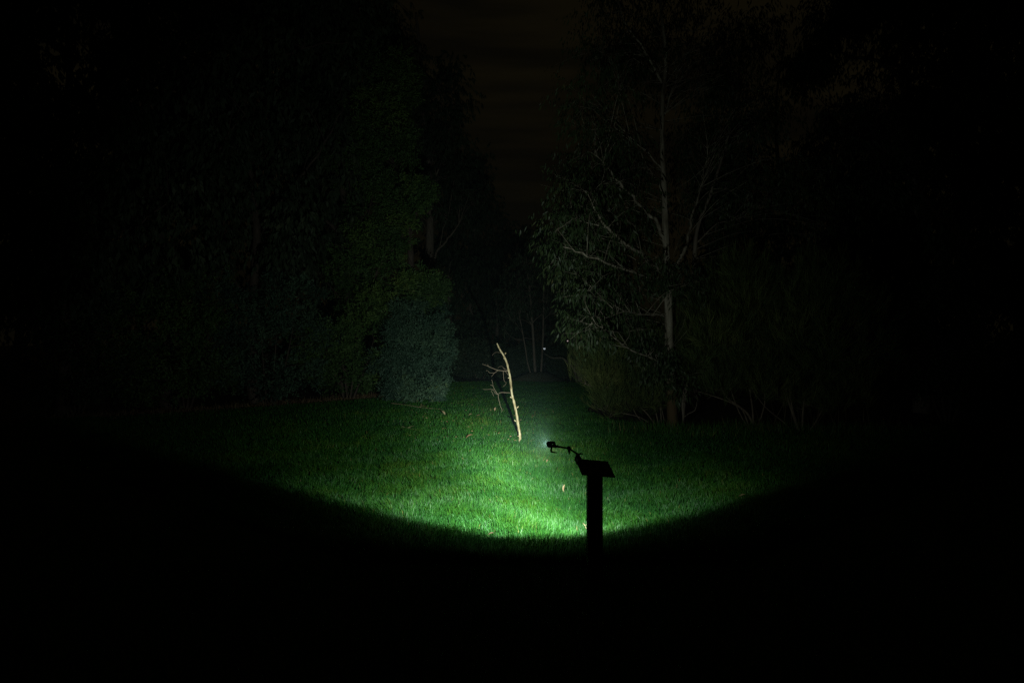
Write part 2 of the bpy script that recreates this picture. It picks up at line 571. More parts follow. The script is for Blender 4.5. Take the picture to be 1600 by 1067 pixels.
# --- slim second stem beside it
Y = 12.9
g = foot(1064, Y)
tr = ([Vector((g.x, g.y, -0.15))] + P3([(1066, 640), (1071, 610), (1074, 560), (1082, 480), (1086, 390), (1091, 352), (1110, 304), (1130, 240), (1150, 160), (1160, 60)], Y),
      [.062, .055, .05, .047, .045, .042, .036, .03, .025, .018, .01])
limbs = [
    (P3([(1067, 650), (1058, 630, .1), (1062, 590, .2), (1060, 540, .3)], Y), [.03, .027, .022, .015]),
    (P3([(1067, 652), (1085, 640, -.3), (1090, 625, -.4), (1085, 610, -.5)], Y), [.014, .012, .009, .005]),
    (P3([(1110, 304), (1140, 290, .2), (1175, 250, .3)], Y), [.018, .013, .006]),
    (P3([(1088, 380), (1120, 350, .1), (1160, 340, .3), (1200, 310, .4)], Y), [.022, .018, .012, .006]),
]
crowns = [
    poly_clumps([(1110, 40), (1180, 30), (1190, 130), (1225, 190), (1255, 230), (1235, 330), (1200, 400), (1120, 410), (1100, 300)], Y, 1.3, 70, .42),
    poly_clumps([(1190, 300), (1270, 260), (1300, 380), (1240, 430), (1190, 410)], Y + .6, 1.0, 30, .42)]
tree("gum_tree", "slim grey gum stem rising just right of the thick pale trunk", "tree", None, g, tr, limbs, crowns,
     M_BARK_GREY, M_EUC, 'euc', .105, .024, 20, 7, 0.0065, clear=.6)


# --- broom-like bushes with stems fanning out of the ground
def bush(name, label, Y, base_px, stems, crowns, leaf, style, L, W, n_sprig, per, bark=M_BARK_GREY, cat="bush", group=None):
    g = foot(base_px, Y)
    limbs = [([Vector((foot(s[0][0], Y + (s[0][2] if len(s[0]) > 2 else 0)).x, Y + (s[0][2] if len(s[0]) > 2 else 0), -0.06))] + P3(s[1:], Y), rs) for s, rs in stems]
    root = empty(name, g)
    tag(root, label, cat, group)
    skel = []
    for pts, rs in limbs:
        path = smooth_path(pts, 5)
        MB().tube(path, [q * .78 for q in lerp_radii(rs, len(path))], 6, 0.1).build("stem", bark, root)
        skel += path
    c = np.concatenate([a for a, b in crowns]); r = np.concatenate([b for a, b in crowns])
    S = np.array([tuple(p) for p in skel])
    tw = MB()
    for p in c:
        dd = np.linalg.norm(S - p, axis=1) + 1.2 * np.clip(S[:, 2] - p[2], 0, None)
        q = S[int(np.argmin(dd))]
        m = (q + p) / 2 + rng.normal(size=3) * 0.06
        tw.tube(smooth_path([q, m, p], 3), lerp_radii([.009, .006, .003], 7), 4)
    o = tw.build("twig_mass", bark, root); o["kind"] = "stuff"
    b, a, l_, w_, t_, n_ = sprays(c, r, n_sprig, per, style, L, W)
    k = b[:, 2] > 0.05
    o = link("crown", leaves_mesh("crown", b[k], a[k], l_[k], w_[k], t_[k], 0.02, n_[k]), leaf, root, smooth=False)
    o["kind"] = "stuff"
    return root


stems = [([(1030, 660), (1020, 630), (1000, 600), (965, 570), (935, 545)], [.02, .018, .014, .01, .005]),
         ([(1026, 660), (1005, 640), (975, 622), (940, 610), (915, 600)], [.018, .016, .012, .009, .004]),
         ([(1022, 662), (1000, 652), (970, 645), (940, 640)], [.014, .012, .009, .004]),
         ([(1034, 660), (1030, 620), (1020, 570), (1000, 520)], [.018, .016, .012, .006]),
         ([(1010, 664), (990, 640), (985, 600), (960, 530)], [.013, .011, .009, .004]),
         ([(1040, 660), (1020, 605), (960, 580), (948, 548)], [.012, .010, .008, .004])]
crowns = [poly_clumps([(915, 548), (940, 515), (985, 505), (1030, 530), (1040, 600), (1010, 640), (960, 648), (925, 625), (912, 590)], 13.3, 1.1, 150, .24)]
bush("broom_bush", "rounded olive broom bush left of the pale gum trunk", 13.3, 1028, stems, crowns, M_BROOM, 'broom', .17, .0055, 24, 18, M_BARK_BROOM)

stems = [([(1179, 684), (1177, 668), (1173, 655), (1163, 641), (1140, 628), (1112, 618), (1085, 610)], [.034, .030, .028, .026, .018, .012, .006]),
         ([(1176, 684), (1177, 655), (1175, 632), (1170, 600), (1165, 560)], [.025, .023, .02, .015, .007]),
         ([(1173, 684), (1160, 640), (1135, 620), (1122, 590), (1110, 560)], [.02, .02, .016, .011, .005]),
         ([(1178, 684), (1195, 630), (1190, 570), (1185, 500)], [.018, .015, .011, .005]),
         ([(1174, 684), (1150, 632), (1130, 560), (1122, 470)], [.016, .014, .010, .005])]
crowns = [poly_clumps([(1080, 500), (1105, 440), (1150, 420), (1190, 440), (1205, 520), (1200, 600), (1160, 620), (1100, 615), (1072, 570)], 12.3, 1.2, 135, .27)]
bush("broom_bush", "tall broom bush whose forked pale stem leans left over the grass edge", 12.3, 1178, stems, crowns, M_BROOM, 'broom', .21, .0065, 24, 18, M_BARK_BROOM)

stems = [([(1250, 688), (1240, 650), (1228, 610), (1222, 560), (1215, 500)], [.032, .028, .024, .018, .008]),
         ([(1254, 688), (1255, 640), (1262, 590), (1270, 520), (1275, 470)], [.026, .023, .018, .012, .006]),
         ([(1247, 688), (1225, 660), (1195, 635), (1170, 600)], [.018, .015, .011, .005]),
         ([(1258, 688), (1280, 650), (1300, 600), (1315, 540)], [.02, .016, .012, .006]),
         ([(1252, 688), (1235, 620), (1240, 550), (1245, 470)], [.02, .017, .013, .006])]
crowns = [poly_clumps([(1200, 470), (1240, 425), (1290, 440), (1330, 520), (1335, 610), (1290, 640), (1225, 625), (1195, 560)], 11.9, 1.2, 140, .28)]
bush("broom_bush", "dim many-stemmed broom bush at the far right of the beam", 11.9, 1252, stems, crowns, M_BROOM, 'broom', .21, .0065, 24, 18, M_BARK_BROOM)

# --- left: blue-green wattle, tall green wattle and the dark wood
stems = [([(652, 628), (655, 590), (662, 550), (668, 510)], [.05, .04, .03, .012]),
         ([(648, 628), (635, 590), (620, 550), (612, 520)], [.04, .032, .024, .01]),
         ([(656, 628), (675, 600), (690, 570), (697, 540)], [.035, .03, .02, .008])]
crowns = [poly_clumps([(612, 515), (640, 498), (672, 497), (692, 512), (698, 545), (694, 575), (684, 598), (655, 612), (615, 606), (592, 570)], 18.5, 1.0, 54, .21, .62),
          poly_clumps([(605, 592), (645, 600), (692, 588), (690, 612), (650, 621), (605, 617)], 18.2, .7, 20, .17, .7),
          poly_clumps([(625, 480), (660, 470), (690, 488), (700, 515), (640, 510)], 18.8, .8, 14, .2, .7)]
bush("wattle_bush", "blue-green feathery wattle bush at the left edge of the lit lawn", 18.6, 652, stems, crowns, M_WATTLE_BLUE, 'wattle', .080, .023, 58, 12, M_BARK_DARK)

Y = 20.2
g = foot(643, Y)
tr = ([Vector((g.x, g.y, -.1))] + P3([(644, 580), (645, 500), (643, 430), (640, 370), (632, 300), (622, 220), (610, 150)], Y), [.14, .13, .115, .10, .085, .065, .04, .02])
limbs = [(P3([(643, 440), (620, 400, -.5), (590, 370, -.8), (560, 340, -1)], Y), [.05, .04, .03, .012]),
         (P3([(640, 380), (650, 340, -.4), (655, 310, -.7)], Y), [.035, .025, .01]),
         (P3([(645, 500), (660, 465, -.4), (672, 440, -.6)], Y), [.03, .022, .01]),
         (P3([(628, 270), (590, 220, -.3), (560, 160, -.5)], Y), [.035, .025, .01])]
crowns = [poly_clumps([(645, 425), (668, 422), (676, 445), (678, 478), (655, 490), (640, 470)], Y - .7, .5, 20, .22, .6),
          poly_clumps([(530, 400), (600, 395), (640, 410), (645, 480), (600, 500), (530, 490)], Y - .8, 1.0, 40, .32, .6),
          poly_clumps([(560, 320), (630, 320), (644, 318), (640, 340), (625, 395), (560, 395)], Y - .8, .9, 32, .30, .6),
          poly_clumps([(650, 284), (670, 290), (666, 320), (648, 316)], Y - .8, .4, 8, .17, .6),
          poly_clumps([(672, 432), (688, 440), (688, 482), (672, 474)], Y - .8, .4, 8, .16, .6),
          poly_clumps([(620, 95), (640, 110), (648, 200), (636, 262), (622, 240)], Y - .4, .6, 14, .2, .6),
          poly_clumps([(590, 270), (640, 275), (656, 290), (650, 310), (580, 320)], Y - .7, .7, 17, .26, .6),
          poly_clumps([(530, 180), (585, 118), (615, 122), (625, 170), (622, 250), (560, 300), (520, 290)], Y - .4, 1.1, 58, .36, .6)]
tree("wattle_tree", "tall green wattle standing over the blue-green bush on the left", "tree", None, g, tr, limbs, crowns,
     M_BARK_DARK, M_WATTLE, 'wattle', .10, .030, 50, 12, 0.014)

Y = 30.0
g = foot(668, Y)
tr = ([Vector((g.x, g.y, -.1))] + P3([(668, 540), (670, 440), (672, 330), (668, 220), (660, 120), (650, 20)], Y), [.26, .23, .2, .17, .13, .09, .05])
limbs = [(P3([(671, 430), (683, 395, -.5), (700, 373, -.8), (716, 350, -1), (720, 320, -1)], Y), [.08, .065, .05, .035, .015]),
         (P3([(687, 390, -.5), (692, 360, -.7), (700, 340, -.8)], Y), [.03, .022, .01]),
         (P3([(672, 300), (695, 240), (715, 170)], Y), [.07, .05, .02])]
crowns = [poly_clumps([(560, -40), (610, 5), (640, 70), (690, 85), (715, 120), (722, 190), (712, 250), (660, 260), (600, 200)], Y, 2.2, 110, .75),
          poly_clumps([(600, 220), (680, 240), (740, 240), (752, 300), (740, 350), (660, 340), (600, 330)], Y + .5, 2.0, 70, .75)]
tree("gum_tree", "dark gum tree against the sky left of the gap", "tree", None, g, tr, limbs, crowns,
     M_BARK_GREY, M_DARKLEAF, 'euc', .22, .055, 26, 8, 0.02)

Y = 41.0
g = foot(735, Y)
tr = ([Vector((g.x, g.y, -.1))] + P3([(735, 520), (738, 430), (742, 350), (748, 290)], Y), [.24, .2, .16, .1, .04])
limbs = [(P3([(737, 470), (750, 430), (770, 395)], Y), [.08, .05, .02]),
         (P3([(737, 450), (720, 420), (705, 400)], Y), [.08, .05, .02])]
crowns = [poly_clumps([(720, 280), (750, 250), (766, 290), (772, 325), (790, 355), (800, 420), (760, 460), (690, 460), (690, 360)], Y, 2.5, 90, .85)]
tree("gum_tree", "low dark gum tree stepping down into the sky gap from the left", "tree", None, g, tr, limbs, crowns,
     M_BARK_GREY, M_DARKLEAF, 'euc', .26, .065, 22, 8, 0.02)


def wood_tree(label, px, Y, lean, top, poly, D, n, r, leaf=M_DARKLEAF, style='euc', L=.20, W=.07, sprig=27, per=8, bark=M_BARK_DARK, rad=.16, name="gum_tree", extra=()):
    g = foot(px, Y)
    ys = np.linspace(590, top, 7)
    pts = [Vector((g.x, g.y, -.1))] + [at(px + lean * k / 6 + 8 * math.sin(k * 1.9 + px), y_, Y) for k, y_ in enumerate(ys)]
    tr = (pts, list(np.linspace(rad, rad * .15, 8)))
    limbs = []
    for k in range(4):
        f = 2 + k
        p = pts[f]
        s = 1 if (k + px) % 2 else -1
        q = p + Vector((s * (1.0 + .5 * rng.random()), -.5 + rng.random(), 1.0 + rng.random()))
        e = q + Vector((s * .8, -.4 + rng.random() * .8, 1.0))
        limbs.append(([p, p.lerp(q, .5) + Vector((0, 0, -.15)), q, e], [rad * .4, rad * .33, rad * .22, rad * .08]))
    for pl, rs in extra:
        limbs.append((P3(pl, Y), rs))
    return tree(name, label, "tree", "trees of the dark wood on the left" if px < 620 else None, g, tr, limbs, [poly_clumps(poly, Y, D, n, r)], bark, leaf, style, L, W, sprig, per, 0.014)


wood_tree("leafy dark tree directly left of the tall green wattle", 545, 19.6, -15, -60,
          [(470, -120), (570, -120), (600, 40), (560, 140), (540, 300), (545, 420), (470, 440), (430, 200)], 1.6, 130, .62)
wood_tree("dark tree with a long pale limb rising to the right, upper left", 400, 17.6, -20, -120,
          [(360, -200), (520, -200), (520, 60), (470, 260), (480, 400), (400, 420), (330, 200)], 1.6, 140, .58,
          extra=[([(390, 140), (420, 100, -.6), (455, 82, -.9), (500, 70, -1.2), (545, 66, -1.3)], [.05, .042, .034, .024, .012])])
wood_tree("barely lit tree with a thin pale trunk at far left", 258, 16.4, -6, -140,
          [(180, -220), (380, -220), (370, 60), (360, 300), (330, 420), (220, 420), (170, 180)], 1.6, 150, .58)
wood_tree("black tree mass nearest the left border, deep in shadow", 95, 15.0, 10, -160,
          [(-60, -240), (220, -240), (210, 60), (220, 320), (200, 470), (20, 470), (-60, 180)], 1.8, 150, .6)
wood_tree("black tree cut off by the left border", -110, 13.5, 10, -160,
          [(-260, -240), (20, -240), (30, 100), (40, 360), (20, 520), (-180, 520), (-260, 180)], 1.8, 120, .62)

wood_tree("black backdrop tree behind the mass at the left border", 30, 23.0, 10, -120,
          [(-80, -200), (130, -200), (150, 200), (140, 540), (-60, 540), (-100, 200)], 1.6, 90, .95)
wood_tree("black backdrop tree behind the thin pale trunk at far left", 215, 24.0, 10, -120,
          [(110, -200), (320, -200), (330, 200), (330, 540), (120, 540), (90, 200)], 1.6, 90, .95)
wood_tree("black backdrop tree behind the tree with the long pale limb", 410, 25.0, 10, -120,
          [(300, -200), (540, -200), (545, 60), (500, 260), (510, 520), (310, 520), (290, 200)], 1.6, 90, .95)

wood_tree("black backdrop tree low between the dark wood and the green wattle", 520, 27.0, 5, 300,
          [(430, 300), (560, 280), (600, 420), (590, 575), (440, 580)], 1.6, 80, .8)
wood_tree("black backdrop tree right of the black branching gum", 1500, 21.0, 5, -120,
          [(1390, -100), (1560, -200), (1600, 300), (1590, 590), (1400, 590), (1370, 300)], 1.6, 100, .85)
wood_tree("black backdrop tree in the corner of the right border", 1640, 19.5, 5, -120,
          [(1560, -200), (1760, -200), (1800, 300), (1780, 600), (1570, 600), (1540, 300)], 1.6, 90, .85)
wood_tree("black backdrop tree low behind the far right broom bush", 1340, 22.5, 5, 200,
          [(1250, 260), (1360, 240), (1440, 300), (1440, 590), (1260, 590)], 1.6, 80, .8)


def understorey(label, px, Y, poly, n, r, leaf, D=1.1, group=None, L=.085, W=.028, sprig=28, per=11, style='wattle'):
    stems = []
    P_ = np.array(poly)
    top = P_[:, 1].min() + 30
    for k in range(4):
        e = px + (k - 1.5) * (P_[:, 0].max() - P_[:, 0].min()) * .2
        stems.append(([(px + (k - 1.5) * 4, 630), (px + (e - px) * .4, 600), (px + (e - px) * .75, (600 + top) / 2), (e, top)], [.035, .03, .02, .008]))
    return bush("wattle_bush", label, Y, px, stems, [poly_clumps(poly, Y, D, int(n * .6), r * .72, .6)], leaf, style, L, W, int(sprig * 1.6), per, M_BARK_DARK, "bush", group)


understorey("dim shrub between the blue-green bush and the dark wood", 545, 19.0,
            [(490, 505), (600, 500), (610, 560), (600, 608), (500, 612), (480, 560)], 75, .42, M_WATTLE)
understorey("faint bluish shrub left of the dim shrub, under the tree with the pale limb", 420, 17.4,
            [(355, 450), (420, 425), (490, 450), (495, 560), (470, 612), (360, 618), (340, 540)], 95, .42, M_WATTLE_BLUE)
understorey("nearly black shrub at the left end of the lit lawn edge", 290, 16.2,
            [(215, 440), (340, 430), (350, 560), (330, 625), (220, 628), (200, 540)], 95, .42, M_WATTLE)
understorey("black shrub at the left border below the tree mass", 120, 15.2,
            [(30, 450), (200, 440), (215, 560), (190, 635), (40, 640), (0, 540)], 90, .45, M_DARKLEAF)

# --- right: black trees beyond the beam
Y = 15.5
g = foot(1440, Y)
tr = ([Vector((g.x, g.y, -.1))] + P3([(1442, 500), (1435, 350), (1420, 200), (1415, 80), (1420, -60), (1420, -200)], Y), [.2, .18, .16, .13, .1, .06, .03])
limbs = [(P3([(1418, 140), (1385, 100, -.3), (1355, 92, -.4), (1325, 88, -.6), (1285, 76, -.7), (1265, 62, -.8)], Y), [.07, .05, .04, .03, .02, .008]),
         (P3([(1353, 92, -.4), (1350, 75, -.4), (1340, 60, -.4), (1330, 50, -.4)], Y), [.025, .02, .015, .008]),
         (P3([(1420, 230), (1370, 190), (1320, 170), (1290, 165)], Y), [.06, .045, .03, .01]),
         (P3([(1418, 60), (1385, 25), (1370, -10), (1340, -50)], Y), [.06, .045, .03, .01])]
crowns = [poly_clumps([(1238, 85), (1275, 75), (1283, 105), (1262, 118), (1236, 105)], Y - .7, .5, 15, .28),
          poly_clumps([(1285, 30), (1310, -40), (1400, -60), (1395, 20), (1350, 40), (1310, 50), (1275, 55)], Y - .4, .9, 42, .34),
          poly_clumps([(1285, 160), (1340, 150), (1400, 170), (1400, 330), (1310, 320), (1270, 230)], Y, 1.3, 50, .42),
          poly_clumps([(1380, -200), (1560, -200), (1600, 200), (1560, 420), (1400, 420), (1365, 200), (1400, 60)], Y, 1.8, 130, .60),
          poly_clumps([(1320, 330), (1420, 330), (1430, 560), (1340, 560)], Y + .5, 1.2, 45, .5)]
tree("gum_tree", "black gum tree with branches reaching into the sky gap at upper right", "tree", None, g, tr, limbs, crowns,
     M_BARK_GREY, M_DARKLEAF, 'euc', .14, .036, 24, 8, 0.014)
wood_tree("black tree cut off by the right border", 1600, 13.0, 10, -160,
          [(1480, -240), (1800, -240), (1820, 300), (1760, 500), (1520, 520), (1470, 200)], 1.8, 130, .6)
understorey("black shrub low against the right border", 1480, 13.4,
            [(1370, 470), (1480, 430), (1600, 460), (1610, 600), (1560, 650), (1400, 650), (1350, 560)], 95, .45, M_DARKLEAF)
Y = 24.0
g = foot(1190, Y)
wood_tree("dark tree filling the gap behind the broom bushes on the right", 1215, 24.0, 5, 60,
          [(1110, 150), (1210, 230), (1290, 260), (1400, 260), (1400, 560), (1120, 570), (1080, 400)], 1.8, 130, .75, sprig=22)

# --- far end of the clearing
Y = 28.0
g = Vector((1.0, Y, .3))
ta = (P3([(837, 592), (835, 561), (832.5, 516), (831, 503), (830, 480), (826, 440), (822, 400)], Y), [.060, .056, .05, .044, .036, .026, .012])
limbs = [(P3([(832, 510), (826, 500), (824, 490), (818, 470)], Y), [.03, .025, .02, .008]),
         (P3([(832, 506), (838, 498), (848, 488), (856, 470)], Y), [.03, .022, .016, .008]),
         (P3([(833, 530), (820, 528, -.3), (805, 531, -.5)], Y), [.02, .015, .006])]
crowns = [poly_clumps([(800, 400), (850, 380), (860, 470), (840, 500), (800, 500), (790, 450)], Y, 1.3, 40, .45)]
tree("gum_tree", "slender pale tree on the mound, middle one of three stems", "tree", "three stems on the mound", g, ta, limbs, crowns, M_BARK_GREY, M_DARKLEAF, 'euc', .16, .036, 9, 6, .012)
Y = 28.3
tb = (P3([(845, 592), (847, 555), (848.4, 529), (849, 496), (850, 450), (852, 400), (852, 360)], Y), [.044, .04, .037, .034, .03, .022, .01])
limbs = [(P3([(849, 500), (862, 490), (875, 498), (885, 502)], Y), [.02, .016, .012, .006]), (P3([(850, 460), (842, 430), (838, 400)], Y), [.02, .014, .006])]
crowns = [poly_clumps([(830, 370), (870, 370), (885, 470), (860, 490), (845, 460)], Y, 1.2, 34, .45)]
tree("gum_tree", "straight slender tree on the mound, rightmost of three stems", "tree", "three stems on the mound", Vector((at(845, 592, Y).x, Y, .3)), tb, limbs, crowns, M_BARK_GREY, M_DARKLEAF, 'euc', .16, .036, 9, 6, .012)
Y = 27.7
tc_ = (P3([(832, 593), (824.5, 567), (820.6, 542), (817, 522), (812, 495), (806, 460)], Y), [.028, .026, .024, .02, .015, .008])
limbs = [(P3([(818, 532), (806, 530), (796, 524)], Y), [.014, .01, .005]), (P3([(817, 522), (810, 510), (798, 500)], Y), [.014, .01, .005])]
crowns = [poly_clumps([(780, 440), (815, 430), (820, 480), (790, 510)], Y, .9, 20, .4)]
tree("gum_tree", "thin stem curving left from the mound, leftmost of three stems", "tree", "three stems on the mound", Vector((at(832, 593, Y).x, Y, .3)), tc_, limbs, crowns, M_BARK_GREY, M_DARKLEAF, 'euc', .16, .036, 8, 6, .010)

Y = 26.0
g = foot(902, Y)
tr = ([Vector((g.x, g.y, -.1))] + P3([(898, 580), (893, 572), (887, 566), (878, 559.5), (862, 559), (850, 552)], Y), [.045, .042, .038, .033, .026, .016, .006])
tree("leaning_sapling", "bare dark sapling arching left from behind the broom bush", "tree", None, g, tr,
     [(P3([(898, 580), (899, 560), (896, 545), (891, 530)], Y), [.035, .03, .022, .010])],
     [poly_clumps([(860, 500), (900, 490), (905, 540), (870, 545)], Y, .6, 10, .3)], M_BARK_GREY, M_DARKLEAF, 'euc', .13, .03, 6, 6, .008)
Y = 27.0
g = foot(905, Y)
tr = ([Vector((g.x, g.y, -.1))] + P3([(905, 570), (901, 555), (898, 545), (893, 520), (888, 490), (880, 440)], Y), [.15, .14, .12, .09, .07, .05, .02])
tree("gum_tree", "dim thick leaning trunk half hidden behind the broom bush", "tree", None, g, tr,
     [(P3([(893, 520), (905, 490), (915, 450)], Y), [.05, .035, .012])],
     [poly_clumps([(860, 400), (940, 380), (940, 500), (880, 490)], Y, 1.2, 40, .5)], M_BARK_GREY, M_DARKLEAF, 'euc', .17, .04, 14, 7, .012)

FAR = [("far tree behind the three stems closing the left of the gap", 775, 44, [(740, 370), (790, 360), (820, 355), (825, 520), (740, 560)], 90),
       ("far tree behind the three stems closing the right of the gap", 850, 46, [(800, 365), (830, 352), (858, 358), (890, 380), (900, 540), (810, 550)], 100),
       ("far tree showing only behind the gum's hanging leaves", 925, 42, [(870, 360), (990, 330), (1000, 560), (880, 560)], 100),
       ("far tree with thin pale trunk just right of the wattle bush", 702, 36, [(670, 380), (740, 400), (750, 520), (690, 560), (650, 500)], 80)]
for lab, px, Y, poly, n in FAR:
    g = foot(px, Y)
    top = min(p[1] for p in poly) + 20
    tr = ([Vector((g.x, g.y, -.1))] + P3([(px, 560), (px + 2, 500), (px - 2, 440), (px + 3, top)], Y), [.14, .13, .11, .08, .03])
    tree("gum_tree", lab, "tree", "far trees at the end of the clearing", g, tr,
         [(P3([(px + 1, 500), (px + 18, 470), (px + 30, 440)], Y), [.06, .04, .015]), (P3([(px, 470), (px - 18, 440), (px - 26, 415)], Y), [.06, .04, .015])],
         [poly_clumps(poly, Y, 2.0, n, .85)], M_BARK_GREY, M_DARKLEAF, 'euc', .25, .07, 20, 8, .02)
for lab, px, Y, poly, n in [
        ("dark low shrub behind the stick at the far lawn edge", 750, 29.5, [(705, 545), (740, 535), (790, 545), (800, 585), (705, 588)], 60),
        ("dark low shrub right of the mound at the far lawn edge", 880, 29.8, [(855, 550), (900, 535), (920, 585), (858, 588)], 45),
        ("dark low shrub on the left of the mound behind thin stem", 812, 30.5, [(790, 550), (840, 545), (850, 585), (792, 586)], 45)]:
    stems = [([(px + (k - 1) * 4, 590), (px + (k - 1) * 12, 575), (px + (k - 1) * 22, 555)], [.03, .022, .008]) for k in range(3)]
    bush("dark_shrub", lab, Y, px, stems, [poly_clumps(poly, Y, .9, n, .42)], M_DARKLEAF, 'wattle', .12, .04, 22, 8, M_BARK_DARK)

# two sawn stumps on the mound
for px, lab in ((841.5, "sawn stump between the middle and right stems on the mound"),):
    Y = 27.75
    r = empty("tree_stump", at(px, 593, Y))
    tag(r, lab, "stump")
    c = at(px, 588, Y)
    MB().tube([c + Vector((0, 0, -.2)), c, c + Vector((.01, 0, .1))], [.10, .085, .08], 10, .12).build("bark_side", M_BARK_GREY, r)
    MB().tube([c + Vector((.01, 0, .1)), c + Vector((.01, 0, .105))], [.072, .070], 10).build("cut_face", M_STICK, r)

# --- two distant lamps glimpsed between the trees
for px, py, Y, s, colr, st, lab in ((850.6, 544.5, 29.0, .042, (0.82, 0.92, 1.0), .42, "small white lamp shining far off beside the right stem on the mound"),
                                    (887, 532.5, 25.4, .024, (1.0, .72, .72), .40, "tiny pinkish lamp glimpsed through the gum's lowest hanging leaves")):
    c = at(px, py, Y)
    r = empty("garden_lamp", (c.x, Y, 0))
    tag(r, lab, "lamp")
    MB().tube([(c.x, Y, -.1), (c.x, Y, c.z - s)], [.022, .018], 8).build("pole", M_METAL, r)
    MB().tube([c + Vector((0, 0, -s)), c + Vector((0, 0, -s * .6)), c, c + Vector((0, 0, s * .6))], [s * .5, s * .95, s, s * .6], 12).build("globe", emit_mat("lamp_globe", colr, st), r)
    MB().tube([c + Vector((0, 0, s * .6)), c + Vector((0, 0, s * .85)), c + Vector((0, 0, s * 1.2))], [s * 1.15, s * 1.0, s * .1], 12).build("cap", M_METAL, r)

# ------------------------------------------------------------------ the bleached branch stuck in the lawn
YS = 10.72
ST = [(811.9, 694.5), (812.7, 682), (811.6, 673.5), (809, 660), (806.8, 644.8), (803.5, 629.6), (800, 616), (798.1, 599.3), (796.7, 587.5),
      (794.2, 576.5), (791.7, 566.4), (787.5, 556.3), (781.6, 547), (776.5, 536.4)]
dyS = [0, .01, .02, .02, .03, .05, .06, .05, .04, .02, 0, -.03, -.06, -.1]
base = foot(811.9, YS)
stick = empty("dead_branch", base)
tag(stick, "pale bare branch standing upright in the lit lawn", "branch")
pts = [Vector((base.x, base.y, -.12))] + [at(p[0], p[1], YS + d) for p, d in zip(ST, dyS)]
path = smooth_path(pts, 5)
rad = lerp_radii([.026, .024, .0235, .023, .0225, .022, .022, .021, .021, .020, .019, .018, .016, .0145, .011], len(path))
rad = [r * .80 * (1 + .10 * math.sin(i * 1.7) + .12 * (i % 9 == 4)) for i, r in enumerate(rad)]
sm = MB().tube(path, rad, 9, .16)
sm.build("main_stem", M_STICK, stick)
for px, py, dx, dz in ((799.2, 621.5, -.028, .03), (808, 637, .03, .035), (806, 658, -.035, .03), (788.5, 561, -.02, .035), (789.5, 553, .012, .03), (796, 590, -.03, -.01), (811, 681, -.03, .0)):
    c = at(px, py, YS + .02)
    MB().tube([c, c + Vector((dx * .42, -.008, dz * .35)), c + Vector((dx * .7, -.012, dz * .7))], [.012, .009, .005], 6).build("knot", M_STICK, stick)


def z2(pts, dy0=0.0, dy1=-.15):
    """points of the enlarged crop -> world, drifting in depth"""
    n = len(pts)
    return [at(720 + p[0] / 5.93, 520 + p[1] / 5.93, YS + dy0 + (dy1 - dy0) * i / max(n - 1, 1)) for i, p in enumerate(pts)]


TW = [([(437, 356), (390, 352), (340, 345), (300, 330), (262, 314), (235, 302), (200, 290)], [.0085, .008, .007, .006, .005, .004, .0025], .03, -.25),
      ([(262, 314), (252, 305), (250, 292)], [.0035, .003, .002], -.15, -.2),
      ([(345, 348), (325, 362), (310, 374), (297, 390), (285, 403)], [.006, .005, .0045, .0035, .002], -.08, -.2),
      ([(310, 372), (285, 372), (262, 366), (250, 352), (235, 350)], [.0045, .004, .0035, .003, .002], -.12, -.3),
      ([(440, 350), (412, 335), (395, 322), (378, 309), (360, 314), (340, 328)], [.005, .0045, .004, .004, .003, .002], .02, .25),
      ([(395, 325), (402, 335), (412, 342)], [.003, .0025, .002], .08, .1),
      ([(393, 358), (396, 400), (401, 442), (413, 455), (421, 467), (408, 485), (388, 500)], [.005, .0045, .004, .0035, .003, .003, .002], 0, .2),
      ([(440, 390), (425, 372), (410, 358)], [.005, .004, .003], .03, -.05),
      ([(372, 186), (345, 181), (322, 181), (303, 195), (290, 214)], [.004, .0035, .003, .0025, .002], 0, .2),
      ([(463, 555), (420, 554), (375, 552), (352, 562), (343, 570), (322, 540), (308, 515), (298, 490), (296, 470), (286, 434)],
       [.0065, .006, .006, .0058, .0058, .005, .0045, .004, .003, .002], .05, -.35),
      ([(298, 492), (288, 487), (275, 482)], [.003, .0025, .002], -.25, -.28),
      ([(343, 570), (322, 562), (310, 545), (300, 527), (270, 522), (245, 524), (215, 524), (202, 514)], [.005, .0045, .004, .004, .0035, .003, .0025, .002], -.1, .2),
      ([(296, 527), (283, 538), (295, 560), (305, 588)], [.003, .003, .0025, .002], .1, .2),
      ([(347, 572), (348, 600), (355, 630), (362, 655), (366, 680), (378, 700), (382, 720), (375, 735)], [.0055, .005, .0045, .0042, .004, .0035, .003, .002], -.1, .05)]
for pts, rs, d0, d1 in TW:
    path = smooth_path(z2(pts, d0, d1), 3)
    MB().tube(path, [max(r * .54, .0018) for r in lerp_radii(rs, len(path))], 5, .2).build("twig", M_TWIG, stick)

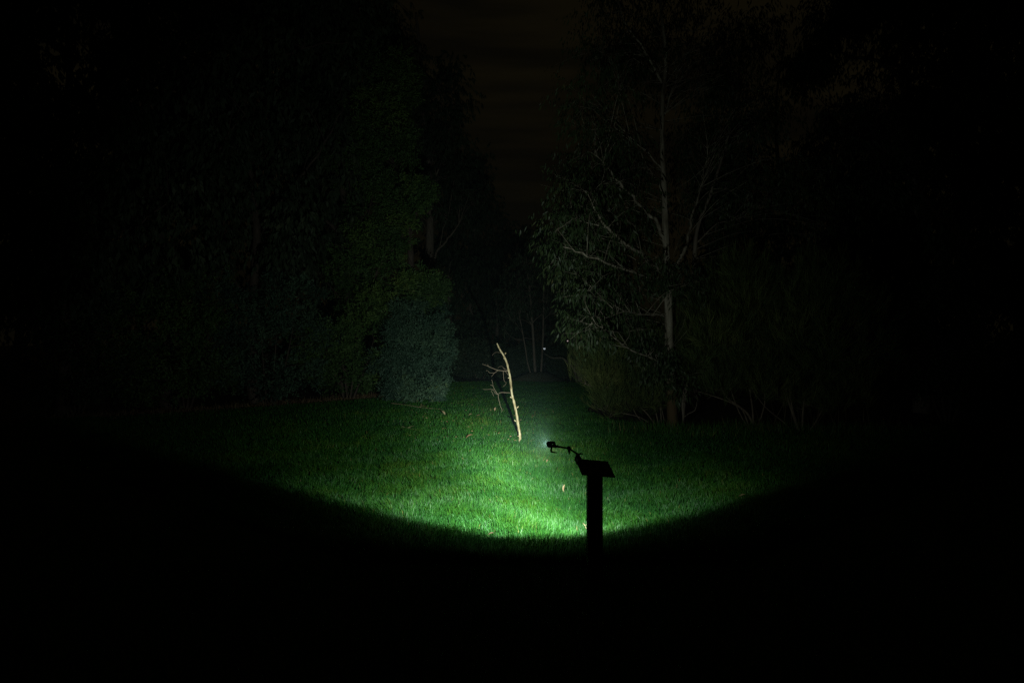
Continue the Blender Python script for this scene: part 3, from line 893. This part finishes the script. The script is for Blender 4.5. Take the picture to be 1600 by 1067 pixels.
# ------------------------------------------------------------------ post with slanted panel
YP = 4.60
post = empty("sign_post", ((929 - CX) / F * YP, YP, 0))
tag(post, "square dark timber post carrying a small slanted sign panel", "sign post")
pm = MB().box((.100, .100, 1.0), Matrix.Translation((post.location.x, YP, .235)), .004)
pm.build("post", M_POST, post, False)
cy, sy = math.cos(.181), math.sin(.181)
RP = Matrix.Rotation(.181, 4, 'Z') @ Matrix.Rotation(.457, 4, 'X') @ Matrix.Rotation(.134, 4, 'Y')
MP = Matrix.Translation((.560, 4.600, .748)) @ RP
MB().box((.235, .173, .010), MP, .0015).build("panel", M_PANEL, post, False)
MB().box((.094, .11, .016), MP @ Matrix.Translation((.0, .0, -.0135)), .002).build("bracket", M_METAL, post, False)
for sx in (-1, 1):
    for sy_ in (-1, 1):
        q = MP @ Matrix.Translation((sx * .104, sy_ * .073, .0))
        MB().tube([q @ Vector((0, 0, .004)), q @ Vector((0, 0, .0075))], [.005, .004], 10).build("screw", M_METAL, post)

# ------------------------------------------------------------------ clamp with jointed arm
YA = 4.70
corner = MP @ Vector((-.1175, .0865, 0))
arm = empty("clamp_arm", corner)
tag(arm, "black jointed clamp arm gripping the panel's far left corner", "clamp")
cl = MP @ Matrix.Translation((-.100, .068, 0))
MB().box((.034, .040, .012), cl @ Matrix.Translation((0, 0, .013)), .003).build("upper_jaw", M_BLACK, arm, False)
MB().box((.034, .040, .012), cl @ Matrix.Translation((0, 0, -.013)), .003).build("lower_jaw", M_BLACK, arm, False)
MB().box((.026, .016, .046), cl @ Matrix.Translation((-.006, .028, .002)), .004).build("jaw_hinge", M_BLACK, arm, False)
j0 = at(902.5, 709.5, YA)
j1 = at(889, 700.5, YA + .03)
j2 = at(870, 697.3, YA + .05)
MB().tube([cl @ Vector((0, .004, .016)), (cl @ Vector((0, .004, .016))).lerp(j0, .6), j0], [.016, .013, .010], 10).build("ball_socket", M_BLACK, arm)
MB().tube([j0 + Vector((.012, 0, -.002)), j0 + Vector((.020, -.002, .004)), j0 + Vector((.036, -.004, .002))], [.0065, .0055, .004], 8).build("clamp_lever", M_BLACK, arm)
MB().tube([j0 + Vector((.019, -.002, .003)), j0 + Vector((.015, -.002, .012))], [.0035, .0025], 8).build("lever_stub", M_BLACK, arm)
MB().tube([j0, j0.lerp(j1, .5), j1], [.0075, .0065, .0065], 10).build("arm_rod", M_BLACK, arm)
MB().tube([j1, j1.lerp(j2, .4), j1.lerp(j2, .8), j2], [.0068, .0068, .0072, .0098], 10).build("arm_rod", M_BLACK, arm)
MB().tube([j1 + Vector((0, -.012, .001)), j1 + Vector((0, -.010, .001)), j1 + Vector((0, .010, .001)), j1 + Vector((0, .012, .001))], [.012, .0145, .0145, .012], 14).build("joint", M_BLACK, arm)
MB().tube([j1 + Vector((0, 0, .009)), j1 + Vector((-.001, 0, .016))], [.008, .005], 10).build("joint_cap", M_BLACK, arm)
MB().tube([j1 + Vector((0, -.004, -.006)), j1 + Vector((.001, -.004, -.022)), j1 + Vector((.003, -.004, -.040))], [.0105, .0085, .0045], 8).build("wing_knob", M_BLACK, arm)
MB().tube([j2, j2 + Vector((-.012, .004, .001))], [.011, .009], 12).build("collar", M_BLACK, arm)

# ------------------------------------------------------------------ torch head and its beam
tc0 = at(861.3, 694.3, 4.76)
torch = empty("torch", tc0)
tag(torch, "small black bike torch on the arm tip, shining away over the lawn", "torch")
TM = Matrix.Translation(tc0) @ Matrix.Rotation(BEAM_PITCH, 4, 'X') @ Matrix.Scale(1.09, 4)


def ring_frame(mb, w, h, y0, y1, M, hole):
    """flat housing with rounded corners and a small opening, front (y1) to back (y0)"""
    outer = []
    c = min(w, h) * .30
    for cx_, cz_, a0 in ((w / 2 - c, h / 2 - c, 0), (-w / 2 + c, h / 2 - c, 90), (-w / 2 + c, -h / 2 + c, 180), (w / 2 - c, -h / 2 + c, 270)):
        for k in range(4):
            a = math.radians(a0 + 30 * k)
            outer.append((cx_ + c * math.cos(a), cz_ + c * math.sin(a)))
    n = len(outer)
    hx, hz, hr = hole
    inner = [(hx + hr * math.cos(math.atan2(z - hz, x - hx)) * 1.2, hz + hr * .8 * math.sin(math.atan2(z - hz, x - hx))) for x, z in outer]
    v = [M @ Vector((x, yy, z)) for yy in (y0, y1) for x, z in outer] + [M @ Vector((x, yy, z)) for yy in (y0, y1) for x, z in inner]
    f = []
    for k in range(n):
        k2 = (k + 1) % n
        f += [(k, k2, n + k2, n + k), (2 * n + k2, 2 * n + k, 3 * n + k, 3 * n + k2), (k2, k, 2 * n + k, 2 * n + k2), (n + k, n + k2, 3 * n + k2, 3 * n + k)]
    mb.add(v, f)


hm = MB()
ring_frame(hm, .056, .040, -.006, .014, TM, (.009, .0005, .0034))
hm.build("housing", M_BLACK, torch, False)
MB().box((.018, .024, .024), TM @ Matrix.Translation((-.0185, .004, .006)), .005).build("lamp_head", M_BLACK, torch, False)
MB().tube([TM @ Vector((-.0185, .014, .004)), TM @ Vector((-.0185, .026, .004)), TM @ Vector((-.0185, .030, .004))], [.010, .0125, .0125], 18).build("bezel", M_METAL, torch)
MB().tube([TM @ Vector((-.0185, .0302, .004)), TM @ Vector((-.0185, .0312, .004))], [.0105, .0100], 18).build("lens", emit_mat("torch_lens", (.9, 1, .95), 2.0), torch)
MB().box((.008, .014, .012), TM @ Matrix.Translation((.024, .0, -.018)), .002).build("mount_tab", M_BLACK, torch, False)
MB().tube([TM @ Vector((.003, 0, -.018)), TM @ Vector((.0, 0, -.030)), TM @ Vector((-.001, 0, -.044))], [.0052, .0066, .0075], 10).build("thumb_screw", M_BLACK, torch)
MB().tube([TM @ Vector((-.004, 0, -.045)), TM @ Vector((.012, -.002, -.048)), TM @ Vector((.036, -.004, -.053))], [.0062, .0050, .0036], 8).build("quick_lever", M_BLACK, torch)

ld = bpy.data.lights.new("torch_beam", 'SPOT')
ld.energy = LAMP_W
ld.spot_size = math.radians(160)
ld.spot_blend = 0.0
ld.shadow_soft_size = 0.011
ld.color = (0.90, 1.0, 0.93)
lo = bpy.data.objects.new("torch_beam", ld)
COL.objects.link(lo)
lo.rotation_mode = 'XYZ'
lo.rotation_euler = (math.radians(90) + BEAM_PITCH, 0, BEAM_YAW)
lo.location = TM @ Vector((-.0185, .045, .004))
lo.parent = torch
lo.matrix_parent_inverse = Matrix.Translation(-Vector(torch.location))
ld.use_nodes = True
nt = ld.node_tree
em = nt.nodes["Emission"]
tcn = nt.nodes.new("ShaderNodeTexCoord")


def beam_angle(vec):
    """angle in units of 90 degrees between the ray and a local direction"""
    dt = nt.nodes.new("ShaderNodeVectorMath"); dt.operation = 'DOT_PRODUCT'
    nm = nt.nodes.new("ShaderNodeVectorMath"); nm.operation = 'NORMALIZE'
    nt.links.new(tcn.outputs["Normal"], nm.inputs[0])
    nt.links.new(nm.outputs["Vector"], dt.inputs[0])
    dt.inputs[1].default_value = vec
    ac = nt.nodes.new("ShaderNodeMath"); ac.operation = 'ARCCOSINE'
    nt.links.new(dt.outputs["Value"], ac.inputs[0])
    dv = nt.nodes.new("ShaderNodeMath"); dv.operation = 'DIVIDE'
    nt.links.new(ac.outputs[0], dv.inputs[0])
    dv.inputs[1].default_value = math.pi / 2
    return dv.outputs[0]


def fcurve(src, pts):
    fc = nt.nodes.new("ShaderNodeFloatCurve")
    c = fc.mapping.curves[0]
    pts = [(a / 90.0, v) for a, v in pts]
    c.points[0].location = pts[0]
    c.points[1].location = pts[-1]
    for p in pts[1:-1]:
        c.points.new(*p)
    for p in c.points:
        p.handle_type = 'VECTOR'
    fc.mapping.update()
    nt.links.new(src, fc.inputs["Value"])
    return fc.outputs[0]


hot_world = Vector((-math.sin(HOT_YAW) * math.cos(HOT_PITCH), math.cos(HOT_YAW) * math.cos(HOT_PITCH), math.sin(HOT_PITCH)))
Rl = lo.rotation_euler.to_matrix()
hot_local = Rl.transposed() @ hot_world
hot = fcurve(beam_angle(tuple(hot_local)), [(0, 1.0), (2, .98), (4, .86), (6, .67), (9, .455), (12, .325), (16, .24), (21, .195), (28, .158), (36, .138), (45, .136), (60, .1), (90, .05)])
cut = fcurve(beam_angle((0, 0, -1)), [(0, 1.0), (42.8, 1.0), (45.2, .86), (47.2, .42), (49.1, .11), (51.2, .04), (57, .015), (66, .006), (75, 0), (90, 0)])
sub = nt.nodes.new("ShaderNodeMath"); sub.operation = 'SUBTRACT'; sub.use_clamp = True      # elevation above the axis, in right angles
nt.links.new(beam_angle((0, -1, 0)), sub.inputs[0]); sub.inputs[1].default_value = 1.0
up_ = fcurve(sub.outputs[0], [(0, 1.0), (9, .99), (16, .95), (24, .85), (36, .45), (90, .1)])


def mth(op, a, b):
    n_ = nt.nodes.new("ShaderNodeMath"); n_.operation = op
    for k_, v_ in enumerate((a, b)):
        if isinstance(v_, (int, float)):
            n_.inputs[k_].default_value = v_
        else:
            nt.links.new(v_, n_.inputs[k_])
    return n_.outputs[0]


# the reflector throws less light sideways than downwards
hx = Vector((math.cos(HOT_YAW), math.sin(HOT_YAW), 0.0))
side = mth('MULTIPLY', beam_angle(tuple(Rl.transposed() @ hx)), 0.5)         # 0.5 = straight ahead, above = left, below = right
h_side = fcurve(side, [(45 + d / 2, v) for d, v in ((-90, .03), (-50, .04), (-37, .13), (-30, .19), (-25, .20), (-20, .22), (-15, .46), (-10, .72), (-6, .92), (0, 1.0),
                                                    (6, .95), (9, .80), (13, .56), (20, .40), (30, .21), (37, .11), (50, .05), (90, .04))])
elev = mth('MULTIPLY_ADD', beam_angle(tuple(Rl.transposed() @ Vector((0, 0, 1)))), 0.5)       # 0 = straight up, 0.5 = level, 1 = straight down
elev.node.inputs[2].default_value = 0.0
fill = fcurve(elev, [(0, .08), (41, .08), (45, .06), (50, .0), (56, .58), (61, .92), (90, .95)])
low = fcurve(side, [(45 + d / 2, v / 2) for d, v in ((-90, .3), (-40, .50), (-25, .70), (-8, .95), (0, 1.0), (10, 1.15), (22, 1.4), (36, 1.3), (50, 1.1), (90, .5))])
h_all = mth('ADD', h_side, mth('MULTIPLY', fill, mth('SUBTRACT', mth('MULTIPLY', low, 2.0), h_side)))
m0 = mth('MULTIPLY', mth('MULTIPLY', hot, up_), h_all)
mu = nt.nodes.new("ShaderNodeMath"); mu.operation = 'MULTIPLY'
nt.links.new(m0, mu.inputs[0]); nt.links.new(cut, mu.inputs[1])
nt.links.new(mu.outputs[0], em.inputs["Strength"])

# ------------------------------------------------------------------ lawn grass
def grass(name, x0, x1, y0, y1, dens, hmin, hmax, wid, cond=None):
    n = int((x1 - x0) * (y1 - y0) * dens)
    x = x0 + (x1 - x0) * rng.random(n)
    y = y0 + (y1 - y0) * rng.random(n)
    k = in_poly(x, y, LAWN_A)
    if cond is not None:
        k &= cond(x, y)
    x, y = x[k], y[k]
    n = len(x)
    lo_ = np.sin(x * 1.7 + 1.1 * np.sin(y * .9)) * np.cos(y * 1.25 + .8 * np.sin(x * 1.3))
    hi_ = np.sin(x * 5.3 + 1.7 * np.sin(y * 4.1)) * np.cos(y * 4.7 + 1.3 * np.sin(x * 3.7))
    fine = np.sin(x * 17 + 2 * np.sin(y * 13)) * np.cos(y * 15 + 2 * np.sin(x * 11))
    h = (hmin + (hmax - hmin) * rng.random(n)) * (1 + .16 * lo_ + .22 * hi_ + .22 * fine)
    a = rng.random(n) * 2 * np.pi
    wind = 2.2 * np.sin(x * 2.3 + 1.4 * np.sin(y * 1.9)) + 2.0 * np.sin(y * 3.1 + 1.2 * np.sin(x * 2.7)) + 1.2 * fine
    la = wind + rng.normal(size=n) * .9
    a = la + rng.normal(size=n) * .7
    lean = (.15 + .60 * rng.random(n) ** 1.3) * h * (1 + .35 * hi_)
    w = wid * (.6 + .8 * rng.random(n))
    B = np.stack([x, y, np.full(n, -.003)], -1)
    S = np.stack([np.cos(a), np.sin(a), np.zeros(n)], -1) * (w / 2)[:, None]
    D = np.stack([np.cos(la + 1.57), np.sin(la + 1.57), np.zeros(n)], -1)
    m = B + D * (lean * .35)[:, None] + np.array([0, 0, 1.0]) * (h * .62)[:, None]
    t = B + D * lean[:, None] + np.array([0, 0, 1.0]) * (h * (1 - .25 * rng.random(n)))[:, None]
    V = np.stack([B - S, B + S, m + S * .8, m - S * .8, t], 1).reshape(-1, 3)
    i = np.arange(n) * 5
    tri = np.stack([i, i + 1, i + 2, i, i + 2, i + 3, i + 3, i + 2, i + 4], -1).reshape(-1, 3)
    tint = np.clip(.36 + .17 * lo_ + .17 * hi_ + .12 * fine + rng.normal(size=n) * .13, 0, .93)
    dead = rng.random(n) > .9965 - .014 * np.clip(lo_ + .6 * hi_ - .45, 0, 1)
    tint[dead] = .97
    return V, tri, np.repeat(tint, 3)


lit = lambda x, y: np.abs(x - .27) < 1.18 * (y - 4.5) + .9
parts = [grass("near", -4.2, 4.4, 4.9, 7.2, 7600, .05, .098, .0046, lit),
         grass("mid", -6.2, 6.4, 7.2, 9.6, 4700, .05, .100, .0056, lit),
         grass("midfar", -8.2, 8.2, 9.6, 12.6, 2300, .05, .105, .0078, lit),
         grass("far", -9.5, 8.2, 12.6, 17, 1000, .05, .10, .011, lit),
         grass("farther", -5.5, 3.2, 17, 27, 600, .05, .08, .014),
         grass("foreground", -4.0, 4.0, 2.6, 4.9, 900, .05, .10, .006),
         grass("side", -9.0, -2.5, 5.0, 11.0, 260, .05, .10, .010, lambda x, y: ~lit(x, y)),
         grass("side2", 2.5, 9.0, 5.0, 11.0, 260, .05, .10, .010, lambda x, y: ~lit(x, y))]
vo, VV, TT, TI = 0, [], [], []
for v, t, ti in parts:
    VV.append(v); TT.append(t + vo); TI.append(ti); vo += len(v)
o = link("grass", mesh_np("grass", np.concatenate(VV), np.concatenate(TT), 3, np.concatenate(TI)), M_GRASS, smooth=False)
o["kind"] = "stuff"
tag(o, "short green lawn grass lit by the torch beam", "grass")


# long grass and dry tufts at the edges
def tufts(name, label, cat, pts, n_per, h, spread, wid, mat):
    Bs, As, Ls = [], [], []
    for (x, y) in pts:
        Bs.append(np.stack([x + rng.normal(size=n_per) * spread, y + rng.normal(size=n_per) * spread, np.zeros(n_per)], -1))
        As.append(unit(np.stack([rng.normal(size=n_per) * .28, rng.normal(size=n_per) * .28, np.ones(n_per)], -1)))
        Ls.append(h * (.4 + .8 * rng.random(n_per)))
    B, A, L = np.concatenate(Bs), np.concatenate(As), np.concatenate(Ls)
    o = link(name, leaves_mesh(name, B, A, L, np.full(len(B), wid), rng.random(len(B))), mat, smooth=False)
    o["kind"] = "stuff"
    tag(o, label, cat)


edge_r = [(x, 11.85 - .10 * (x - 3) + rng.normal() * .25) for x in np.linspace(1.9, 7.2, 46)]
tufts("long_grass", "long unmown grass under the bushes on the right", "grass", edge_r, 60, .26, .16, .007, M_GRASS)
edge_l = [(float(np.interp(t, [0, 1, 2, 3, 4], [-9.0, -7.6, -5.5, -3.7, -2.6])) + rng.normal() * .12,
           float(np.interp(t, [0, 1, 2, 3, 4], [14.1, 14.9, 17.0, 19.4, 22.6])) + rng.normal() * .15) for t in np.linspace(0, 4, 36)]
tufts("dry_grass", "dry brown grass along the left wood edge", "grass", edge_l, 26, .22, .18, .007, M_DRY)
tufts("dry_stalks", "thin pale dry stalks standing by the right bushes", "stalks",
      [(x, 12.0 + rng.normal() * .2) for x in np.linspace(4.2, 6.4, 14)], 3, .75, .12, .006, M_DRY)

# leaf litter: tiny bits nobody could count
n = 5200
t = rng.random(n) * 4
x = np.interp(t, [0, 1, 2, 3, 4], [-9.2, -7.9, -5.8, -3.95, -2.75]) + rng.normal(size=n) * .32 - .25
y = np.interp(t, [0, 1, 2, 3, 4], [14.3, 15.1, 17.2, 19.7, 22.9]) + rng.normal(size=n) * .35
B = np.stack([x, y, .005 + .03 * rng.random(n)], -1)
A = unit(np.stack([rng.normal(size=n), rng.normal(size=n), rng.normal(size=n) * .25], -1))
nb = 220
ly = 10.5 + 10 * rng.random(nb) ** 1.2
lx = -.2 - .20 * ly * rng.random(nb) + .05 * ly
B2 = np.stack([lx, ly, .055 + .03 * rng.random(nb)], -1)
A2 = unit(np.stack([rng.normal(size=nb), rng.normal(size=nb) * .6, rng.normal(size=nb) * .25], -1))
B, A = np.concatenate([B, B2]), np.concatenate([A, A2])
L = .03 + .05 * rng.random(n + nb)
L[n:] *= .62
o = link("leaf_litter", leaves_mesh("leaf_litter", B, A, L, L * .30, rng.random(n + nb) * np.concatenate([np.full(n, .55), np.full(nb, .6)]), .06), M_DEADLEAF, smooth=False)
o["kind"] = "stuff"
tag(o, "scattered brown leaf and bark litter at the lawn's left edge", "leaf litter")


# single fallen leaves and sticks one can point to
def curled_leaf(name, label, px, py, length, width, up, yaw, tint, hover=.05, group=None):
    g = on_ground(px, py + 2)
    n = 7
    ax = Vector((math.cos(yaw) * math.cos(up), math.sin(yaw) * math.cos(up), math.sin(up)))
    s = Vector((-math.sin(yaw), math.cos(yaw), .15)).normalized()
    nn = ax.cross(s)
    V, Fc = [], []
    for i in range(n):
        f = i / (n - 1)
        w = width * math.sin(math.pi * min(max(f * .94 + .03, 0), 1)) ** .8 * .5
        c = g + Vector((0, 0, hover)) + ax * length * (f - .5 * (up < .8)) + nn * .25 * length * math.sin(f * 2.6) * .5
        V += [c - s * w + nn * w * .55, c, c + s * w + nn * w * .55]
    for i in range(n - 1):
        for k in (0, 1):
            a = i * 3 + k
            Fc.append((a, a + 1, a + 4, a + 3))
    me = bpy.data.meshes.new(name)
    me.from_pydata([tuple(v) for v in V], [], Fc)
    at_ = me.attributes.new("tint", 'FLOAT', 'FACE')
    at_.data.foreach_set("value", np.full(len(Fc), tint, dtype=np.float32) + rng.normal(size=len(Fc)).astype(np.float32) * .04)
    o = link(name, me, M_DEADLEAF)
    return tag(o, label, "leaf", group)


curled_leaf("fallen_leaf", "curled tan leaf standing on end in the grass left of the post", 881, 772, .078, .028, 1.35, .6, .72, .035)
curled_leaf("fallen_leaf", "brown leaf at the right end of the long fallen stick", 692, 648, .16, .06, .5, 2.3, .9, .06)
curled_leaf("fallen_leaf", "small dark brown leaf in the brighter grass below left of the stick", 734, 686, .13, .05, .3, .4, .25, .06)
curled_leaf("fallen_leaf", "pale leaf nearest the stick's hanging lowest twig", 773, 643.5, .09, .045, .9, 1.2, .8, .05)
curled_leaf("fallen_leaf", "pale leaf just left of the one below the lowest twig", 766.5, 643, .08, .04, .7, 2.2, .7, .05)
curled_leaf("fallen_leaf", "small leaf midway between the long fallen stick and the branch foot", 735, 650, .08, .045, .4, 0.3, .75, .05)
curled_leaf("fallen_leaf", "small leaf right of the midway leaf on the lawn", 747.5, 651.5, .09, .04, .3, .2, .6, .05)
curled_leaf("fallen_leaf", "orange-brown leaf in the lawn beneath the torch arm's left", 855, 725, .05, .025, .6, 1.0, .6, .055)
curled_leaf("fallen_leaf", "tiny bleached leaf at the beam's lower edge left of centre", 767, 842, .05, .02, .3, .2, .9, .05)
curled_leaf("fallen_leaf", "faint leaf on the dark lawn at the beam's right rim", 1160, 782, .07, .025, .2, .1, .7, .06)


def fallen_stick(label, pts, r, name="fallen_stick", z=.06):
    g = [on_ground(px, py) + Vector((0, 0, z)) for px, py in pts]
    root = empty(name, (g[0].x, g[0].y, 0))
    tag(root, label, "stick")
    path = smooth_path(g, 5)
    MB().tube(path, lerp_radii([r, r * .9, r * .5], len(path)), 6, .2).build("shaft", M_STICK, root)
    q = path[len(path) // 2]
    MB().tube([q, q + Vector((.06, .05, .02)), q + Vector((.11, .12, .02))], [r * .5, r * .4, r * .2], 5).build("side_twig", M_STICK, root)


fallen_stick("long thin pale stick lying across the lawn at left", [(610, 633.5), (632, 636), (655, 640), (672, 642), (688, 643)], .0065)
fallen_stick("short thin stick lying nearer in the dark grass at left", [(626, 671), (637, 673.5), (651, 677)], .0055)
fallen_stick("short straw-coloured stick beside the post at the beam's edge", [(911, 829), (914, 833), (916, 838)], .003, z=.065)

# ------------------------------------------------------------------ faintly misty night air
hz = MB().box((430, 350, 23.1), Matrix.Translation((0, 101, 10.5)))
hm_ = bpy.data.materials.new("mist")
hm_.use_nodes = True
hn = hm_.node_tree.nodes
hn.clear()
ho = hn.new("ShaderNodeOutputMaterial")
pv = hn.new("ShaderNodeVolumePrincipled")
pv.inputs["Color"].default_value = (0.60, 0.92, 1.0, 1)
pv.inputs["Density"].default_value = HAZE_DENSITY
pv.inputs["Anisotropy"].default_value = 0.0
hm_.node_tree.links.new(pv.outputs["Volume"], ho.inputs["Volume"])
o = hz.build("haze", hm_, None, False)
o["kind"] = "stuff"
tag(o, "thin night mist glowing in front of the torch", "haze")
